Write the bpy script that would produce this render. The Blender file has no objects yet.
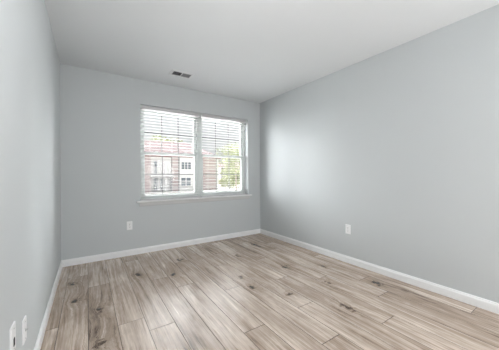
import bpy, bmesh, math, random
from mathutils import Vector, Matrix

S = bpy.context.scene
COL = S.collection
random.seed(7)

# ------------------------------------------------------------------ camera
W, H, L = 2.963, 2.44, 5.80            # room width, height, length (window wall at y = 0)
F_PX, YAW, PITCH, ROLL, SY = 241.75, 0.59023, -0.00249, -0.0033, -0.38
cam_d = bpy.data.cameras.new('camera')
cam = bpy.data.objects.new('camera', cam_d)
COL.objects.link(cam)
cam_d.sensor_fit = 'HORIZONTAL'
cam_d.sensor_width = 36
cam_d.lens = F_PX / 499 * 36
cam_d.shift_y = SY / 499
cam_d.clip_start = 0.02
cam_d.clip_end = 400
c, s = math.cos(YAW), math.sin(YAW)
r, z, u = Vector((c, -s, 0)), Vector((s, c, 0)), Vector((0, 0, 1))
z2 = z * math.cos(PITCH) + u * math.sin(PITCH)
u2 = u * math.cos(PITCH) - z * math.sin(PITCH)
r3 = r * math.cos(ROLL) + u2 * math.sin(ROLL)
u3 = u2 * math.cos(ROLL) - r * math.sin(ROLL)
M3 = Matrix((r3, u3, -z2)).transposed()
cam.matrix_world = Matrix.Translation((0.2676, -3.665, 1.109)) @ M3.to_4x4()
S.camera = cam

# ------------------------------------------------------------------ view, sky, lights
S.view_settings.view_transform = 'Standard'
S.view_settings.look = 'None'
S.view_settings.gamma = 1
S.view_settings.use_curve_mapping = False
S.view_settings.exposure = 0.0

# hazy overcast sky: paler at the horizon, brighter overhead, with bright glows added out of view to light walls and floor
SKY_LOW, SKY_HIGH = 0.56, 2.6
ADDED_GLOWS = [((-62, 21), 9.0, 62.0), ((66, 20), 50.0, 640.0), ((21, 41), 50.0, 58.0)]   # (azimuth from the window normal, elevation), tightness, strength
wd = bpy.data.worlds.new('overcast_sky')
S.world = wd
wd.use_nodes = True
nt = wd.node_tree
nt.nodes.clear()


def wmath(op, a, b=None):
    n = nt.nodes.new('ShaderNodeMath')
    n.operation = op
    for i, v in enumerate((a, b)):
        if isinstance(v, (int, float)):
            n.inputs[i].default_value = v
        elif v is not None:
            nt.links.new(v, n.inputs[i])
    return n.outputs[0]


wo = nt.nodes.new('ShaderNodeOutputWorld')
bg = nt.nodes.new('ShaderNodeBackground')
tc = nt.nodes.new('ShaderNodeTexCoord')
sx = nt.nodes.new('ShaderNodeSeparateXYZ')
mr = nt.nodes.new('ShaderNodeMapRange')
mr.inputs[1].default_value = 0.22
mr.inputs[2].default_value = 0.75
mr.inputs[3].default_value = SKY_LOW
mr.inputs[4].default_value = SKY_HIGH
bg.inputs[0].default_value = (0.965, 0.975, 1.0, 1)
nt.links.new(tc.outputs['Generated'], sx.inputs[0])
nt.links.new(sx.outputs[2], mr.inputs[0])
total = mr.outputs[0]
for (az, el), k, g in ADDED_GLOWS:
    az, el = math.radians(az), math.radians(el)
    vd = nt.nodes.new('ShaderNodeVectorMath')
    vd.operation = 'DOT_PRODUCT'
    nt.links.new(tc.outputs['Generated'], vd.inputs[0])
    vd.inputs[1].default_value = (math.sin(az) * math.cos(el), math.cos(az) * math.cos(el), math.sin(el))
    gl = wmath('MULTIPLY', wmath('EXPONENT', wmath('MULTIPLY', wmath('SUBTRACT', vd.outputs['Value'], 1.0), k)), g)
    total = wmath('ADD', total, gl)
nt.links.new(total, bg.inputs[1])
nt.links.new(bg.outputs[0], wo.inputs[0])


def fill_light(name, loc, power, size, col):
    d = bpy.data.lights.new(name, 'POINT')
    d.energy = power
    d.shadow_soft_size = size
    d.color = col
    o = bpy.data.objects.new(name, d)
    o.location = loc
    COL.objects.link(o)
    return o


REAR, MID = 102, 21
fill_light('rear_fill', (2.40, -4.90, 1.10), REAR, 0.50, (0.99, 0.99, 1.0))  # unseen fill light added behind the camera
fill_light('overhead_fill', (0.85, -2.90, 2.05), MID, 0.22, (0.99, 0.99, 1.0))  # unseen fill light added above the view, with no fixture

# ------------------------------------------------------------------ materials


def lin(v):
    v = v / 255.0
    return v / 12.92 if v <= 0.04045 else ((v + 0.055) / 1.055) ** 2.4


def rgb(a, b, d):
    return (lin(a), lin(b), lin(d), 1)


def mat(name, col, rough=0.5, spec=0.5, metal=0.0, noise=0.0, nscale=20.0, bump=0.0):
    m = bpy.data.materials.new(name)
    m.use_nodes = True
    t = m.node_tree
    b = t.nodes['Principled BSDF']
    b.inputs['Base Color'].default_value = col
    b.inputs['Roughness'].default_value = rough
    b.inputs['Specular IOR Level'].default_value = spec
    b.inputs['Metallic'].default_value = metal
    if noise or bump:
        co = t.nodes.new('ShaderNodeTexCoord')
        n = t.nodes.new('ShaderNodeTexNoise')
        n.inputs['Scale'].default_value = nscale
        n.inputs['Detail'].default_value = 4
        t.links.new(co.outputs['Object'], n.inputs['Vector'])
        if noise:
            mx = t.nodes.new('ShaderNodeMix')
            mx.data_type = 'RGBA'
            mx.inputs[6].default_value = tuple(x * (1 - noise) for x in col[:3]) + (1,)
            mx.inputs[7].default_value = tuple(min(1, x * (1 + noise)) for x in col[:3]) + (1,)
            t.links.new(n.outputs['Fac'], mx.inputs[0])
            t.links.new(mx.outputs[2], b.inputs['Base Color'])
        if bump:
            bp = t.nodes.new('ShaderNodeBump')
            bp.inputs['Strength'].default_value = bump
            bp.inputs['Distance'].default_value = 0.002
            t.links.new(n.outputs['Fac'], bp.inputs['Height'])
            t.links.new(bp.outputs[0], b.inputs['Normal'])
    return m


M = {}
M['wall'] = mat('blue_grey_paint', (0.572, 0.598, 0.605, 1), 0.55, 0.35, noise=0.012, nscale=3, bump=0.02)
M['ceiling'] = mat('ceiling_paint', (0.75, 0.772, 0.785, 1), 0.8, 0.2, noise=0.01, nscale=3)
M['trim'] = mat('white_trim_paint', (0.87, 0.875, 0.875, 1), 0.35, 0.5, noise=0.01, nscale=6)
M['apron'] = mat('shaded_apron_paint', (0.60, 0.60, 0.595, 1), 0.4, 0.4, noise=0.01, nscale=6)  # white trim darkened to stand for shade under the stool
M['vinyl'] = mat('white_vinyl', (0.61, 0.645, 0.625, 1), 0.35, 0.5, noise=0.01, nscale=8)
M['muntin'] = mat('backlit_muntin_bar', (0.18, 0.185, 0.185, 1), 0.5, 0.3, noise=0.01, nscale=8)  # bars darkened in colour to look backlit against the sky
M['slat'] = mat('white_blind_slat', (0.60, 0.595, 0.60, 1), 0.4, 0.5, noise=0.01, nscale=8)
M['plate'] = mat('white_plastic', (0.88, 0.885, 0.885, 1), 0.3, 0.5, noise=0.01, nscale=40)
M['dark'] = mat('dark_opening', (0.02, 0.02, 0.022, 1), 0.6, 0.3, noise=0.1, nscale=30)
M['metal'] = mat('brushed_metal', (0.55, 0.55, 0.55, 1), 0.35, 0.5, 0.9, noise=0.05, nscale=60)
M['vent'] = mat('vent_enamel', (0.72, 0.73, 0.74, 1), 0.4, 0.5, noise=0.01, nscale=30)
M['louver'] = mat('grey_louver_enamel', (0.42, 0.42, 0.43, 1), 0.5, 0.4, noise=0.03, nscale=30)
M['duct'] = mat('dark_duct_shade', (0.07, 0.07, 0.072, 1), 0.6, 0.3, noise=0.1, nscale=30)  # dark sheet colour stands in for shade inside the duct
M['groove'] = mat('plank_groove', (0.09, 0.072, 0.06, 1), 0.8, 0.2, noise=0.1, nscale=30)
M['siding_white'] = mat('white_siding', (0.60, 0.59, 0.59, 1), 0.6, 0.3, noise=0.02, nscale=2)
M['shingle'] = mat('rosy_shingle', (0.085, 0.062, 0.062, 1), 0.9, 0.1, noise=0.12, nscale=1.5)
M['fascia'] = mat('rosy_fascia', (0.20, 0.11, 0.11, 1), 0.7, 0.2, noise=0.05, nscale=2)
M['leaf'] = mat('pale_green_leaf', (0.22, 0.235, 0.14, 1), 0.8, 0.1, noise=0.25, nscale=1.2)
M['leaf_dark'] = mat('olive_leaf', (0.12, 0.13, 0.08, 1), 0.8, 0.1, noise=0.25, nscale=1.2)
M['bark'] = mat('grey_bark', (0.22, 0.19, 0.16, 1), 0.9, 0.1, noise=0.3, nscale=8)
M['rail'] = mat('grey_rail', (0.24, 0.23, 0.24, 1), 0.5, 0.4, noise=0.05, nscale=5)
M['pane_far'] = mat('far_window_glass', (0.12, 0.14, 0.16, 1), 0.1, 0.5, noise=0.1, nscale=0.7)
M['bounce_paving'] = mat('pale_bounce_paving', (0.72, 0.71, 0.69, 1), 0.9, 0.1, noise=0.1, nscale=0.4)


M['lawn'] = mat('dry_lawn', (0.19, 0.18, 0.16, 1), 0.95, 0.1, noise=0.2, nscale=0.6)


def glass_mat():
    m = bpy.data.materials.new('window_glass')
    m.use_nodes = True
    t = m.node_tree
    t.nodes.clear()
    o = t.nodes.new('ShaderNodeOutputMaterial')
    mx = t.nodes.new('ShaderNodeMixShader')
    fr = t.nodes.new('ShaderNodeFresnel')
    fr.inputs['IOR'].default_value = 1.2
    tr = t.nodes.new('ShaderNodeBsdfTransparent')
    tr.inputs[0].default_value = (0.95, 0.96, 0.955, 1)
    gl = t.nodes.new('ShaderNodeBsdfGlossy')
    gl.inputs['Roughness'].default_value = 0.02
    t.links.new(fr.outputs[0], mx.inputs[0])
    t.links.new(tr.outputs[0], mx.inputs[1])
    t.links.new(gl.outputs[0], mx.inputs[2])
    t.links.new(mx.outputs[0], o.inputs[0])
    return m


M['glass'] = glass_mat()


def brick_mat():
    m = mat('pale_red_brick', (0.24, 0.15, 0.14, 1), 0.85, 0.15)
    t = m.node_tree
    b = t.nodes['Principled BSDF']
    co = t.nodes.new('ShaderNodeTexCoord')
    sp = t.nodes.new('ShaderNodeSeparateXYZ')
    cb = t.nodes.new('ShaderNodeCombineXYZ')
    br = t.nodes.new('ShaderNodeTexBrick')
    br.inputs['Color1'].default_value = (0.42, 0.345, 0.34, 1)
    br.inputs['Color2'].default_value = (0.37, 0.295, 0.29, 1)
    br.inputs['Mortar'].default_value = (0.34, 0.30, 0.295, 1)
    br.inputs['Scale'].default_value = 1.0
    br.inputs['Brick Width'].default_value = 0.6
    br.inputs['Row Height'].default_value = 0.3
    br.inputs['Mortar Size'].default_value = 0.03
    t.links.new(co.outputs['Object'], sp.inputs[0])
    t.links.new(sp.outputs[0], cb.inputs[0])
    t.links.new(sp.outputs[2], cb.inputs[1])
    t.links.new(cb.outputs[0], br.inputs['Vector'])
    t.links.new(br.outputs['Color'], b.inputs['Base Color'])
    return m


M['brick'] = brick_mat()

KNOTS = [(0.172, -1.05), (0.345, -1.33), (0.331, -1.80), (0.13, -0.62), (1.256, -0.568), (1.05, -0.98),
         (1.627, -1.445), (1.60, -1.71), (2.217, -1.508), (2.30, -2.07), (2.62, -1.75), (0.72, -0.75),
         (1.95, -0.85), (2.45, -0.55), (1.80, -2.02), (2.70, -2.35), (0.55, -2.3), (2.05, -2.45)]


def floor_mat():
    m = bpy.data.materials.new('grey_oak_planks')
    m.use_nodes = True
    t = m.node_tree
    N, LK = t.nodes.new, t.links.new
    b = t.nodes['Principled BSDF']
    co = N('ShaderNodeTexCoord')
    at = N('ShaderNodeAttribute')
    at.attribute_name = 'plank_tone'
    pid = at.outputs['Fac']

    def math_(op, a, bb=None, cc=None, clamp=False):
        n = N('ShaderNodeMath')
        n.operation = op
        n.use_clamp = clamp
        for i, v in enumerate((a, bb, cc)):
            if v is None:
                continue
            if isinstance(v, (int, float)):
                n.inputs[i].default_value = v
            else:
                LK(v, n.inputs[i])
        return n.outputs[0]

    def vmath(op, a, v):
        n = N('ShaderNodeVectorMath')
        n.operation = op
        LK(a, n.inputs[0])
        if isinstance(v, tuple):
            n.inputs[1].default_value = v
        else:
            LK(v, n.inputs[1])
        return n.outputs[1] if op == 'LENGTH' else n.outputs[0]

    pos = co.outputs['Object']
    # knots: distance to the nearest listed knot, stretched along the grain
    near = None
    for kx, ky in KNOTS:
        d = vmath('SUBTRACT', pos, (kx, ky, 0))
        d = vmath('MULTIPLY', d, (1 / 0.036, 1 / 0.055, 0))
        n = N('ShaderNodeVectorMath')
        n.operation = 'LENGTH'
        LK(d, n.inputs[0])
        near = n.outputs['Value'] if near is None else math_('MINIMUM', near, n.outputs['Value'])
    wob = N('ShaderNodeTexNoise')
    wob.inputs['Scale'].default_value = 24
    wob.inputs['Detail'].default_value = 3
    LK(pos, wob.inputs['Vector'])
    near = math_('ADD', near, math_('MULTIPLY', math_('SUBTRACT', wob.outputs['Fac'], 0.5), 4.0))
    swirl = math_('EXPONENT', math_('MULTIPLY', math_('MAXIMUM', near, 0.0), -0.55))
    core = N('ShaderNodeMapRange')
    core.inputs[1].default_value = 1.0
    core.inputs[2].default_value = 0.1
    LK(near, core.inputs[0])
    # grain coordinates: shifted per plank and pushed aside around the knots
    off = N('ShaderNodeCombineXYZ')
    LK(math_('ADD', math_('MULTIPLY', pid, 37.0), math_('MULTIPLY', swirl, 0.06)), off.inputs[0])
    LK(math_('MULTIPLY', pid, 91.0), off.inputs[1])
    p2 = vmath('ADD', pos, off.outputs[0])

    def noise(scale, det, dist=0.0, rough=0.5):
        n = N('ShaderNodeTexNoise')
        n.inputs['Scale'].default_value = 1
        n.inputs['Detail'].default_value = det
        n.inputs['Roughness'].default_value = rough
        n.inputs['Distortion'].default_value = dist
        LK(vmath('MULTIPLY', p2, scale), n.inputs['Vector'])
        return n.outputs['Fac']

    broad = noise((7, 1.1, 1), 3, 1.0)
    streak = noise((32, 1.4, 1), 6, 0.8, 0.68)
    fine = noise((120, 2.6, 1), 4, 0.3, 0.6)
    blotch = noise((13, 5.5, 1), 3, 1.2)
    v = math_('MULTIPLY', math_('SUBTRACT', broad, 0.5), 0.8)
    v = math_('ADD', v, math_('MULTIPLY', math_('SUBTRACT', streak, 0.5), 1.75))
    v = math_('ADD', v, math_('MULTIPLY', math_('SUBTRACT', fine, 0.5), 0.7))
    v = math_('ADD', v, math_('MULTIPLY', math_('SUBTRACT', blotch, 0.5), 0.4))
    v = math_('ADD', v, math_('MULTIPLY', math_('SUBTRACT', pid, 0.5), 0.26))
    v = math_('SUBTRACT', v, math_('MULTIPLY', swirl, 0.24))
    v = math_('SUBTRACT', v, math_('MULTIPLY', core.outputs[0], 0.42))
    v = math_('ADD', v, 0.58, clamp=True)
    cr = N('ShaderNodeValToRGB')
    e = cr.color_ramp.elements
    e[0].position = 0.0
    e[0].color = rgb(80, 65, 54)
    e[1].position = 1.0
    e[1].color = rgb(228, 213, 200)
    x = e.new(0.28)
    x.color = rgb(152, 133, 117)
    x = e.new(0.60)
    x.color = rgb(188, 170, 154)
    LK(v, cr.inputs[0])
    LK(cr.outputs[0], b.inputs['Base Color'])
    rr = N('ShaderNodeMapRange')
    rr.inputs[3].default_value = 0.22
    rr.inputs[4].default_value = 0.30
    LK(streak, rr.inputs[0])
    LK(rr.outputs[0], b.inputs['Roughness'])
    b.inputs['Specular IOR Level'].default_value = 0.85
    bp = N('ShaderNodeBump')
    bp.inputs['Strength'].default_value = 0.12
    bp.inputs['Distance'].default_value = 0.001
    LK(fine, bp.inputs['Height'])
    LK(bp.outputs[0], b.inputs['Normal'])
    return m


M['floor'] = floor_mat()

# ------------------------------------------------------------------ mesh helpers


def box(bm, a, b, mi=0):
    x0, y0, z0 = (min(a[i], b[i]) for i in range(3))
    x1, y1, z1 = (max(a[i], b[i]) for i in range(3))
    v = [bm.verts.new(p) for p in ((x0, y0, z0), (x1, y0, z0), (x1, y1, z0), (x0, y1, z0),
                                   (x0, y0, z1), (x1, y0, z1), (x1, y1, z1), (x0, y1, z1))]
    for f in ((3, 2, 1, 0), (4, 5, 6, 7), (0, 1, 5, 4), (1, 2, 6, 5), (2, 3, 7, 6), (3, 0, 4, 7)):
        fc = bm.faces.new([v[i] for i in f])
        fc.material_index = mi
    return v


def prism(bm, prof, axis, a, b):
    """extrude a closed 2-D profile along an axis; prof gives the other two coordinates in x,y,z order"""
    def put(p, t):
        q = list(p)
        q.insert(axis, t)
        return bm.verts.new(q)
    A = [put(p, a) for p in prof]
    B = [put(p, b) for p in prof]
    n = len(prof)
    for i in range(n):
        bm.faces.new((A[i], A[(i + 1) % n], B[(i + 1) % n], B[i]))
    bm.faces.new(A[::-1])
    bm.faces.new(B)


def disc(bm, centre, normal, rad, depth, seg=16, sx=1.0, sy=1.0):
    n = Vector(normal).normalized()
    q = n.to_track_quat('Z', 'Y').to_matrix()
    top, bot = [], []
    for i in range(seg):
        a = 2 * math.pi * i / seg
        d = q @ Vector((math.cos(a) * rad * sx, math.sin(a) * rad * sy, 0))
        bot.append(bm.verts.new(Vector(centre) + d))
        top.append(bm.verts.new(Vector(centre) + d + n * depth))
    for i in range(seg):
        bm.faces.new((bot[i], bot[(i + 1) % seg], top[(i + 1) % seg], top[i]))
    bm.faces.new(top)
    bm.faces.new(bot[::-1])


def obj(name, bm, m, parent=None, bevel=0.0, smooth=False):
    bmesh.ops.recalc_face_normals(bm, faces=bm.faces)
    me = bpy.data.meshes.new(name)
    bm.to_mesh(me)
    bm.free()
    for k in (m if isinstance(m, (list, tuple)) else [m]):
        me.materials.append(k)
    if smooth:
        for p in me.polygons:
            p.use_smooth = True
    o = bpy.data.objects.new(name, me)
    COL.objects.link(o)
    if parent:
        o.parent = parent
        o.matrix_parent_inverse = Matrix.Identity(4)
    if bevel:
        bv = o.modifiers.new('bevel', 'BEVEL')
        bv.width = bevel
        bv.segments = 2
        bv.limit_method = 'ANGLE'
    return o


def boxes(name, lst, m, parent=None, bevel=0.0):
    bm = bmesh.new()
    for a, b in lst:
        box(bm, a, b)
    return obj(name, bm, m, parent, bevel)


def empty(name, loc=(0, 0, 0), rz=0.0):
    o = bpy.data.objects.new(name, None)
    o.location = loc
    o.rotation_euler = (0, 0, rz)
    o.empty_display_size = 0.1
    COL.objects.link(o)
    return o


def tag(o, label, cat, group=None):
    o['label'] = label
    o['category'] = cat
    if group:
        o['group'] = group
    return o


def struct(o, label=None):
    o['kind'] = 'structure'
    if label:
        o['label'] = label
    return o


# ------------------------------------------------------------------ room shell
OX0, OX1, OZ0, OZ1 = 0.886, 2.690, 0.735, 2.095       # window opening
T = 0.18
struct(boxes('wall_back', [((-0.12, 0, -0.1), (OX0, T, H + 0.1)), ((OX1, 0, -0.1), (W + 0.12, T, H + 0.1)),
                           ((OX0, 0, -0.1), (OX1, T, OZ0)), ((OX0, 0, OZ1), (OX1, T, H + 0.1))], M['wall']),
       'blue-grey painted window wall')
struct(boxes('wall_left', [((-0.12, -L, -0.1), (0, 0, H + 0.1))], M['wall']), 'blue-grey painted wall left of the window')
struct(boxes('wall_right', [((W, -L, -0.1), (W + 0.12, 0, H + 0.1))], M['wall']), 'blue-grey painted wall right of the window')
struct(boxes('wall_front', [((-0.12, -L - 0.12, -0.1), (W + 0.12, -L, H + 0.1))], M['wall']), 'blue-grey wall opposite the window')
struct(boxes('ceiling', [((0, -L, H), (W, 0, H + 0.1))], M['ceiling']), 'smooth off-white ceiling')


def build_floor():
    PW, PL, G, CH = 0.18, 1.60, 0.0009, 0.0009
    joints = {-1: -1.434, 0: -2.05, 1: -2.42, 2: -1.656, 3: -1.845, 4: -2.60, 5: -1.30, 6: -2.244, 7: -1.62, 8: -2.623,
              9: -2.225, 10: -1.718, 11: -2.726, 12: -1.95, 13: -2.50, 14: -2.212, 15: -1.45}
    bm = bmesh.new()
    lay = bm.faces.layers.float.new('plank_tone')
    box(bm, (0, -L, -0.05), (W, 0, -0.003), 1)
    rnd = random.Random(11)
    for k in range(-1, 16):
        xa = max(0.0, 0.088 + PW * k)
        xb = min(W, 0.088 + PW * (k + 1))
        if xb - xa < 0.01:
            continue
        y = joints[k] - PL * 4
        while y < 0:
            ya, yb = max(y, -L), min(y + PL, 0.0)
            y += PL
            if yb - ya < 0.01:
                continue
            tone = rnd.random()
            x0, x1, y0, y1 = xa + G, xb - G, ya + G, yb - G
            o = [bm.verts.new(p) for p in ((x0, y0, -CH), (x1, y0, -CH), (x1, y1, -CH), (x0, y1, -CH))]
            i = [bm.verts.new(p) for p in ((x0 + CH, y0 + CH, 0), (x1 - CH, y0 + CH, 0), (x1 - CH, y1 - CH, 0), (x0 + CH, y1 - CH, 0))]
            b = [bm.verts.new(p) for p in ((x0, y0, -0.004), (x1, y0, -0.004), (x1, y1, -0.004), (x0, y1, -0.004))]
            fs = [bm.faces.new(i)]
            for q in range(4):
                f = bm.faces.new((o[q], o[(q + 1) % 4], i[(q + 1) % 4], i[q]))
                f.material_index = 1
                fs.append(f)
                f = bm.faces.new((b[q], b[(q + 1) % 4], o[(q + 1) % 4], o[q]))
                f.material_index = 1
                fs.append(f)
            for f in fs:
                f[lay] = tone
    return obj('floor', bm, [M['floor'], M['groove']])


struct(build_floor(), 'grey-brown knotty wood plank floor')

# baseboards: flat face, eased shoulder and a thin top bead
BB = 0.081
prof = [(0, 0), (0.014, 0), (0.014, 0.058), (0.012, 0.066), (0.008, 0.070), (0.0075, 0.077), (0.005, BB), (0, BB)]
for nm, axis, a, b, fn in (('baseboard_left', 1, -L, 0, lambda p: (p[0], p[1])),
                           ('baseboard_right', 1, -L, 0, lambda p: (W - p[0], p[1])),
                           ('baseboard_back', 0, 0.0, W, lambda p: (-p[0], p[1])),
                           ('baseboard_front', 0, 0.0, W, lambda p: (-L + p[0], p[1]))):
    bm = bmesh.new()
    prism(bm, [fn(p) for p in prof], axis, a, b)
    struct(obj(nm, bm, M['trim']))

# ------------------------------------------------------------------ window: stool, apron and two double-hung units
bm = bmesh.new()
prism(bm, [(-0.036, 0.718), (-0.040, 0.723), (-0.040, 0.732), (-0.037, 0.736), (0.10, 0.736), (0.10, 0.718)], 0, OX0 + 0.001, OX1 - 0.001)
prism(bm, [(-0.036, 0.718), (-0.040, 0.723), (-0.040, 0.732), (-0.037, 0.736), (0.0, 0.736), (0.0, 0.718)], 0, 0.828, OX0 + 0.001)
prism(bm, [(-0.036, 0.718), (-0.040, 0.723), (-0.040, 0.732), (-0.037, 0.736), (0.0, 0.736), (0.0, 0.718)], 0, OX1 - 0.001, 2.752)
struct(obj('trim_1', bm, M['trim']), 'white window stool under the twin window')
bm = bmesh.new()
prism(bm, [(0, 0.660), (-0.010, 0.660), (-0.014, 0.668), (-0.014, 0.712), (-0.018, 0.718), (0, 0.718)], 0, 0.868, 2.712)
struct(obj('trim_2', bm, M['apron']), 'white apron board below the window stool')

XM = 1.789
FY0, FY1 = 0.100, 0.172


def window_unit(name, x0, x1, label):
    root = struct(empty(name, ((x0 + x1) / 2, FY0, OZ0)), label)
    cx, cz = (x0 + x1) / 2, OZ0
    hw = (x1 - x0) / 2
    h = OZ1 - OZ0
    d = FY1 - FY0
    fw = 0.030
    boxes('window_frame', [((-hw, 0, 0), (-hw + fw, d, h)), ((hw - fw, 0, 0), (hw, d, h)),
                           ((-hw + fw, 0, h - fw), (hw - fw, d, h)), ((-hw + fw, 0, 0), (hw - fw, d, fw))], M['vinyl'], root, 0.002)
    mid = 1.415 - OZ0
    iw = hw - fw
    for which, z0, z1, y0 in (('lower', fw, mid + 0.018, 0.010), ('upper', mid - 0.018, h - fw, 0.040)):
        y1 = y0 + 0.026
        st, bot, top = 0.045, (0.050 if which == 'lower' else 0.036), (0.036 if which == 'lower' else 0.042)
        e = 0.0005
        sash = boxes('sash', [((-iw + e, y0, z0 + e), (-iw + st, y1, z1)), ((iw - st, y0, z0 + e), (iw - e, y1, z1)),
                              ((-iw + st, y0, z0 + e), (iw - st, y1, z0 + bot)), ((-iw + st, y0, z1 - top), (iw - st, y1, z1 - e))],
                     M['vinyl'], root, 0.002)
        gx0, gx1, gz0, gz1 = -iw + st, iw - st, z0 + bot, z1 - top
        ym = (y0 + y1) / 2
        boxes('pane', [((gx0, ym + 0.004, gz0), (gx1, ym + 0.008, gz1))], M['glass'], sash)
        bars = []
        for q in (1, 2):
            x = gx0 + (gx1 - gx0) * q / 3
            bars.append(((x - 0.007, ym - 0.004, gz0), (x + 0.007, ym + 0.003, gz1)))
        zz = (gz0 + gz1) / 2
        bars.append(((gx0, ym - 0.0045, zz - 0.007), (gx1, ym + 0.0025, zz + 0.007)))
        boxes('muntin_grid', bars, M['muntin'], sash)
        if which == 'lower':
            for lx in (-0.22, 0.22):
                bm = bmesh.new()
                box(bm, (lx - 0.028, y0 + 0.002, z1), (lx + 0.028, y1, z1 + 0.008))
                disc(bm, (lx, (y0 + y1) / 2, z1 + 0.008), (0, 0, 1), 0.011, 0.012)
                box(bm, (lx - 0.004, y0 - 0.010, z1 + 0.012), (lx + 0.030, y0 + 0.008, z1 + 0.020))
                obj('sash_lock', bm, M['vinyl'], sash)
            boxes('lift_rail', [((-0.20, y0 - 0.010, z0 + 0.018), (0.20, y0, z0 + 0.026))], M['vinyl'], sash, 0.001)
    return root


window_unit('window_1', OX0, XM, 'left white double-hung unit of the twin window')
window_unit('window_2', XM, OX1, 'right white double-hung unit of the twin window')

# ------------------------------------------------------------------ slatted blinds, lowered with the slats open


def blind(x0, x1, label):
    y = 0.050
    root = tag(empty('window_blind', ((x0 + x1) / 2, y, OZ0 + 0.002)), label, 'blind', 'slatted blinds in the twin window')
    hw = (x1 - x0) / 2
    top = OZ1 - OZ0 - 0.006
    bm = bmesh.new()
    prism(bm, [(-0.024, top - 0.046), (-0.028, top - 0.042), (-0.028, top - 0.003), (-0.025, top), (0.028, top), (0.028, top - 0.046)], 0, -hw, hw)
    hr = obj('head_rail', bm, M['slat'], root)
    for sx in (-1, 1):
        a, b = sx * (hw - 0.022), sx * (hw + 0.003)
        boxes('end_bracket', [((a, -0.0315, top - 0.047), (b, -0.0285, top + 0.002))], M['vinyl'], hr)
    bm = bmesh.new()
    pitch, half, crown, tilt = 0.0425, 0.0245, 0.0012, math.radians(SLAT_TILT)
    zc = top - 0.060
    while zc > 0.045:
        up = []
        for k in range(5):
            t = -1 + 2 * k / 4
            up.append((half * t, crown * (1 - t * t)))
        th = 0.0016
        ring = up + [(p[0], p[1] - th) for p in up[::-1]]
        ring = [(p[0] * math.cos(tilt) - p[1] * math.sin(tilt), zc + p[0] * math.sin(tilt) + p[1] * math.cos(tilt)) for p in ring]
        prism(bm, ring, 0, -hw + 0.004, hw - 0.004)
        zc -= pitch
    obj('slats', bm, M['slat'], root)
    bm = bmesh.new()
    prism(bm, [(-0.0245, 0.004), (-0.0245, 0.016), (-0.020, 0.020), (0.020, 0.020), (0.0245, 0.016), (0.0245, 0.004), (0, 0.001)],
          0, -hw + 0.004, hw - 0.004)
    obj('bottom_rail', bm, M['slat'], root)
    for cx in (-hw + 0.13, 0.0, hw - 0.13):
        for yy in (-0.0262, 0.0252):
            boxes('ladder_cord', [((cx - 0.001, yy, 0.018), (cx + 0.001, yy + 0.001, top - 0.044))], M['slat'], root)
    return root


SLAT_TILT = 0
blind(OX0 + 0.006, XM - 0.008, 'white slatted blind lowered over the left half of the twin window')
blind(XM + 0.008, OX1 - 0.006, 'white slatted blind lowered over the right half of the twin window')

# ------------------------------------------------------------------ wall plates


def plate_mesh(hw=0.0350, hh=0.0573, d=0.0055, e=0.0035):
    bm = bmesh.new()
    o = [bm.verts.new((sx * hw, 0, sz * hh)) for sx, sz in ((-1, -1), (1, -1), (1, 1), (-1, 1))]
    m_ = [bm.verts.new((sx * hw, -d + 0.0025, sz * hh)) for sx, sz in ((-1, -1), (1, -1), (1, 1), (-1, 1))]
    i = [bm.verts.new((sx * (hw - e), -d, sz * (hh - e))) for sx, sz in ((-1, -1), (1, -1), (1, 1), (-1, 1))]
    for q in range(4):
        p = (q + 1) % 4
        bm.faces.new((o[q], o[p], m_[p], m_[q]))
        bm.faces.new((m_[q], m_[p], i[p], i[q]))
    bm.faces.new(i)
    bm.faces.new(o[::-1])
    return bm


def duplex(loc, rz, label):
    root = tag(empty('electrical_outlet', loc, rz), label, 'outlet', 'duplex outlets on the walls')
    obj('cover_plate', plate_mesh(), M['plate'], root)
    for sz in (-1, 1):
        bm = bmesh.new()
        disc(bm, (0, -0.0055, sz * 0.0195), (0, -1, 0), 0.0170, 0.0022, 20, 1.0, 0.82)
        rec = obj('receptacle', bm, M['plate'], root)
        bm = bmesh.new()
        for sx in (-1, 1):
            box(bm, (sx * 0.0064 - 0.0013, -0.0081, sz * 0.0195 + 0.000), (sx * 0.0064 + 0.0013, -0.0076, sz * 0.0195 + 0.0085))
        disc(bm, (0, -0.0076, sz * 0.0195 - 0.0065), (0, -1, 0), 0.0030, 0.0005, 10)
        obj('slot', bm, M['dark'], rec)
    bm = bmesh.new()
    disc(bm, (0, -0.0055, 0), (0, -1, 0), 0.0032, 0.0012, 10)
    obj('screw', bm, M['metal'], root)
    return root


duplex((0.742, 0, 0.408), 0, 'white duplex outlet on the window wall below and left of the window')
duplex((W, -1.846, 0.417), math.radians(-90), 'white duplex outlet on the right-hand grey wall')

# the two plates on the left wall, seen almost edge-on
root = tag(empty('phone_plate', (0, -2.262, 0.417), math.radians(90)),
           'white wall plate with a dark jack slot, nearest the camera on the left wall', 'wall plate')
obj('cover_plate', plate_mesh(0.036, 0.0573, 0.0065), M['plate'], root)
boxes('jack', [((-0.009, -0.0085, -0.030), (0.009, -0.0065, 0.002))], M['dark'], root)
for sz in (-1, 1):
    bm = bmesh.new()
    disc(bm, (0, -0.0065, sz * 0.042), (0, -1, 0), 0.0032, 0.0012, 10)
    obj('screw', bm, M['metal'], root)

root = tag(empty('cable_plate', (0, -2.040, 0.335), math.radians(90)),
           'white cable wall plate with a round coax jack, farther of two on the left wall', 'wall plate')
obj('cover_plate', plate_mesh(0.035, 0.0573, 0.0065), M['plate'], root)
bm = bmesh.new()
disc(bm, (0, -0.0065, 0), (0, -1, 0), 0.0075, 0.003, 6)
disc(bm, (0, -0.0095, 0), (0, -1, 0), 0.0048, 0.008, 14)
obj('coax_jack', bm, M['metal'], root)
for sz in (-1, 1):
    bm = bmesh.new()
    disc(bm, (0, -0.0065, sz * 0.042), (0, -1, 0), 0.0032, 0.0012, 10)
    obj('screw', bm, M['metal'], root)

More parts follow.
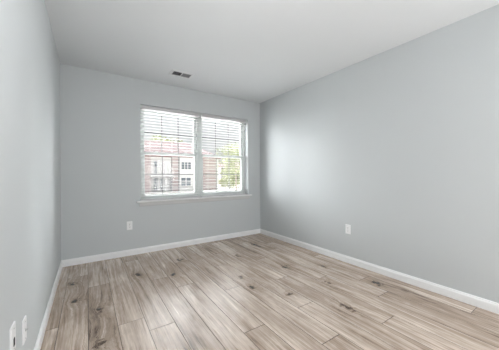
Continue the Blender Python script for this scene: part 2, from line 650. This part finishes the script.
# ------------------------------------------------------------------ ceiling register
root = tag(empty('air_vent', (1.312, -0.490, H)), 'white rectangular ceiling air vent with dark louvers near the window', 'vent')
hx, hy = 0.148, 0.098
ix, iy = 0.116, 0.062
bm = bmesh.new()
outer = [(-hx, -hy), (hx, -hy), (hx, hy), (-hx, hy)]
inner = [(-ix, -iy), (ix, -iy), (ix, iy), (-ix, iy)]
vo = [bm.verts.new((x, y, -0.0005)) for x, y in outer]
vm = [bm.verts.new((x * 0.985, y * 0.98, -0.005)) for x, y in outer]
vi = [bm.verts.new((x, y, -0.009)) for x, y in inner]
vt = [bm.verts.new((x, y, -0.0005)) for x, y in inner]
for q in range(4):
    p = (q + 1) % 4
    bm.faces.new((vo[q], vo[p], vm[p], vm[q]))
    bm.faces.new((vm[q], vm[p], vi[p], vi[q]))
    bm.faces.new((vi[q], vi[p], vt[p], vt[q]))
obj('frame', bm, M['vent'], root)
boxes('duct_opening', [((-ix, -iy, -0.0012), (ix, iy, -0.0004))], M['duct'], root)
boxes('divider', [((-0.0045, -iy, -0.010), (0.0045, iy, -0.0012))], M['vent'], root)
for side in (-1, 1):
    for k in range(7):
        x = side * (0.016 + 0.0155 * k)
        bm = bmesh.new()
        dx = side * 0.0055
        prism(bm, [(x, -0.0015), (x + 0.001, -0.0015), (x + dx + 0.001, -0.0085), (x + dx, -0.0085)], 1, -iy, iy)
        # prism takes the coordinates in x, z order for an extrusion along y
        obj('louver', bm, M['louver'], root)

# ------------------------------------------------------------------ outside: ground, apartment block, trees
GZ = -1.7
struct(boxes('ground', [((-60, 14, GZ - 0.2), (140, 130, GZ))], M['lawn']), 'lawn across the yard outside the window')
struct(boxes('bounce_ground', [((-30, 0.3, GZ - 0.2), (40, 14, GZ))], M['bounce_paving']), 'unseen pale ground added below the window to bounce light inside')  # unseen reflector slab, added so light bounces up to the ceiling

BY = 36.0
b0 = tag(empty('apartment_building', (12, BY, GZ)), 'pale red brick apartment block across the yard seen through the window', 'building')


def bpart(name, lst, m, parent=b0, bevel=0.0):
    off = Vector((12, BY, GZ))
    return boxes(name, [(Vector(a) - off, Vector(b) - off) for a, b in lst], m, parent, bevel)


EV = 4.15
bpart('wall', [((2, BY, GZ), (8.45, BY + 0.4, EV)), ((11.7, BY, GZ), (12.9, BY + 0.4, EV)), ((15.35, BY, GZ), (19.6, BY + 0.4, EV)),
               ((2, BY + 0.4, GZ), (2.4, BY + 9, EV)), ((19.2, BY + 0.4, GZ), (19.6, BY + 9, EV)), ((2.4, BY + 8.6, GZ), (19.2, BY + 9, EV)),
               ((8.45, BY + 0.5, GZ), (11.7, BY + 0.7, EV))], M['brick'])
bpart('bay_panel', [((12.9, BY - 0.25, GZ), (15.35, BY + 0.4, EV))], M['siding_white'])
bpart('corner_board', [((19.6, BY - 0.08, GZ), (20.0, BY + 0.5, EV))], M['siding_white'])
bpart('siding_panel', [((8.5, BY + 0.42, GZ), (11.65, BY + 0.5, EV))], M['siding_white'])
for k in range(9):
    zb = GZ + 0.55 + 0.62 * k
    bpart('brick_band', [((17.5, BY - 0.03, zb), (19.6, BY, zb + 0.12))], M['siding_white'])
for k in range(9):
    zb = GZ + 0.55 + 0.62 * k
    bpart('brick_band', [((11.7, BY - 0.03, zb), (12.9, BY, zb + 0.12))], M['siding_white'])
bpart('eave_board', [((1.6, BY - 0.5, EV - 0.25), (20.3, BY + 0.4, EV))], M['fascia'])
bm = bmesh.new()
o3 = Vector((12, BY, GZ))
P = [Vector(p) - o3 for p in ((1.4, BY - 0.7, EV), (20.5, BY - 0.7, EV), (20.5, BY + 9.5, EV), (1.4, BY + 9.5, EV), (5.5, BY + 4.4, 6.9), (16.0, BY + 4.4, 6.9))]
vs = [bm.verts.new(p) for p in P]
for f in ((0, 1, 5, 4), (1, 2, 5), (2, 3, 4, 5), (3, 0, 4), (3, 2, 1, 0)):
    bm.faces.new([vs[i] for i in f])
obj('roof', bm, M['shingle'], b0)
balc = bpart('balcony', [((8.3, BY - 0.3, 0.78), (11.85, BY + 0.42, 1.05))], M['siding_white'])
off = Vector((12, BY, GZ))
bars = [((8.4, BY - 0.25, 1.95), (11.75, BY - 0.19, 2.02)), ((8.4, BY - 0.25, 1.12), (11.75, BY - 0.19, 1.17))]
for k in range(24):
    x = 8.42 + k * 0.144
    bars.append(((x, BY - 0.235, 1.17), (x + 0.03, BY - 0.205, 1.95)))
boxes('railing', [(Vector(a) - off, Vector(b) - off) for a, b in bars], M['siding_white'], balc)
bpart('porch_post', [((10.55, BY - 0.2, GZ), (10.80, BY + 0.05, 0.78))], M['siding_white'])
bpart('porch_post', [((11.45, BY - 0.2, GZ), (11.66, BY + 0.02, 0.78))], M['rail'])
bpart('balcony_beam', [((8.3, BY - 0.28, 0.60), (11.85, BY - 0.1, 0.78))], M['rail'])


def far_window(x0, x1, z0, z1, y, cols, rows, fw=0.10):
    fr = bpart('window', [((x0 - fw, y - 0.08, z0 - fw), (x0, y, z1 + fw)), ((x1, y - 0.08, z0 - fw), (x1 + fw, y, z1 + fw)),
                          ((x0, y - 0.08, z0 - fw), (x1, y, z0)), ((x0, y - 0.08, z1), (x1, y, z1 + fw))]
               + [((x0 + (x1 - x0) * k / cols - 0.06, y - 0.07, z0), (x0 + (x1 - x0) * k / cols + 0.06, y - 0.01, z1)) for k in range(1, cols)]
               + [((x0, y - 0.07, z0 + (z1 - z0) * k / rows - 0.05), (x1, y - 0.01, z0 + (z1 - z0) * k / rows + 0.05)) for k in range(1, rows)],
               M['siding_white'])
    bpart('pane', [((x0, y - 0.04, z0), (x1, y - 0.01, z1))], M['pane_far'], fr)
    return fr


far_window(8.95, 9.45, 1.25, 3.15, BY + 0.42, 1, 2)
far_window(8.90, 9.50, -1.45, 0.45, BY + 0.42, 1, 4)
far_window(9.90, 10.35, -1.30, 0.30, BY + 0.42, 1, 4)
far_window(13.15, 14.75, 1.95, 3.10, BY - 0.25, 3, 1)
far_window(13.10, 14.70, -0.80, 0.52, BY - 0.25, 2, 2)


def tree(name, label, loc, crown, n, leaf, trunk_h, trunk_r, m, seed, group=None):
    rnd = random.Random(seed)
    root = tag(empty(name, loc), label, 'tree' if trunk_h > 0.3 else 'shrub', group)
    bm = bmesh.new()
    blobs = []
    for _ in range(9):
        a, el = rnd.uniform(0, 6.28), rnd.uniform(-0.6, 1.0)
        blobs.append((math.cos(a) * crown[0] * 0.5 * (1 - abs(el) * .4), math.sin(a) * crown[1] * 0.5 * (1 - abs(el) * .4),
                      trunk_h + crown[2] * (0.5 + el * 0.32), rnd.uniform(0.32, 0.5)))
    for _ in range(n):
        bx, by, bz, br = rnd.choice(blobs)
        d = Vector((rnd.gauss(0, 1), rnd.gauss(0, 1), rnd.gauss(0, 1))).normalized() * (rnd.random() ** 0.4)
        p = Vector((bx + d.x * br * crown[0], by + d.y * br * crown[1], max(0.05, bz + d.z * br * crown[2] * 0.6)))
        q = Vector((rnd.gauss(0, 1), rnd.gauss(0, 1), rnd.gauss(0, 1))).normalized().to_track_quat('Z', 'Y').to_matrix()
        sz = leaf * rnd.uniform(0.6, 1.3)
        vv = [bm.verts.new(p + q @ Vector(k) * sz) for k in ((-.5, 0, 0), (0, -.3, .06), (.6, 0, 0), (0, .3, .06))]
        bm.faces.new(vv)
    obj('foliage', bm, m, root)
    if trunk_h > 0.3:
        bm = bmesh.new()
        rings = []
        for k in range(7):
            t = k / 6
            zz = t * (trunk_h + crown[2] * 0.6)
            rr = trunk_r * (1 - 0.7 * t)
            ox, oy = 0.12 * math.sin(3 * t + seed), 0.12 * math.cos(2 * t + seed)
            rings.append([bm.verts.new((ox * t + rr * math.cos(a * math.pi / 4), oy * t + rr * math.sin(a * math.pi / 4), zz)) for a in range(8)])
        for k in range(6):
            for a in range(8):
                bm.faces.new((rings[k][a], rings[k][(a + 1) % 8], rings[k + 1][(a + 1) % 8], rings[k + 1][a]))
        bm.faces.new(rings[0][::-1])
        bm.faces.new(rings[-1])
        obj('trunk', bm, M['bark'], root, smooth=True)
    return root


tree('leafy_tree', 'pale green leafy tree right of the brick building, seen through the right window', (20.8, 31.0, GZ), (4.6, 4.0, 6.6), 2600, 0.30, 1.4, 0.16, M['leaf'], 3)
tree('leafy_tree', 'pale leafy tree rising behind the brick building roof, seen through the left window', (14.5, 52.0, GZ), (6.0, 5.0, 9.0), 1800, 0.5, 2.6, 0.22, M['leaf'], 5)
tree('leafy_tree', 'small far tree near the right edge of the right window', (37.5, 58.0, GZ), (8.0, 4.0, 4.2), 2200, 0.42, 0.9, 0.16, M['leaf'], 9)
tree('shrub', 'dark olive shrub low in the right window beside the pale tree', (25.6, 40.0, GZ), (3.0, 2.2, 2.8), 1200, 0.26, 0.0, 0.1, M['leaf_dark'], 13)
tree('shrub', 'pale green low shrub under the tree in the right window', (21.6, 33.5, GZ), (2.6, 2.0, 1.8), 900, 0.24, 0.0, 0.1, M['leaf'], 17)

tree('shrub', 'pale green bush just right of the brick building corner', (22.6, 38.0, GZ), (2.0, 1.6, 2.9), 1000, 0.26, 0.0, 0.1, M['leaf'], 21)
tree('shrub', 'wide pale bush farthest back behind the dark shrub in the right window', (26.5, 47.0, GZ), (3.4, 2.4, 2.3), 1100, 0.28, 0.0, 0.1, M['leaf'], 23)

# a house farther off, right of the tree
h0 = tag(empty('far_house', (46, 74, GZ)), 'distant grey-mauve house behind the trees in the right window', 'building')
M['mauve'] = mat('mauve_siding', (0.20, 0.18, 0.21, 1), 0.8, 0.2, noise=0.06, nscale=1)
boxes('wall', [((-6, 0, 0), (6, 8, 5.2))], M['mauve'], h0)
bm = bmesh.new()
vs = [bm.verts.new(p) for p in ((-6.5, -0.6, 5.2), (6.5, -0.6, 5.2), (6.5, 8.6, 5.2), (-6.5, 8.6, 5.2), (-4.5, 4, 7.4), (4.5, 4, 7.4))]
for f in ((0, 1, 5, 4), (1, 2, 5), (2, 3, 4, 5), (3, 0, 4), (3, 2, 1, 0)):
    bm.faces.new([vs[i] for i in f])
obj('roof', bm, M['shingle'], h0)
for k in range(4):
    x = -5 + k * 2.8
    fr = boxes('window', [((x - 0.12, -0.08, 2.9), (x, 0, 4.5)), ((x + 1.1, -0.08, 2.9), (x + 1.22, 0, 4.5)),
                          ((x, -0.08, 2.9), (x + 1.1, 0, 3.02)), ((x, -0.08, 4.38), (x + 1.1, 0, 4.5))], M['siding_white'], h0)
    boxes('pane', [((x, -0.05, 3.02), (x + 1.1, -0.01, 4.38))], M['pane_far'], fr)
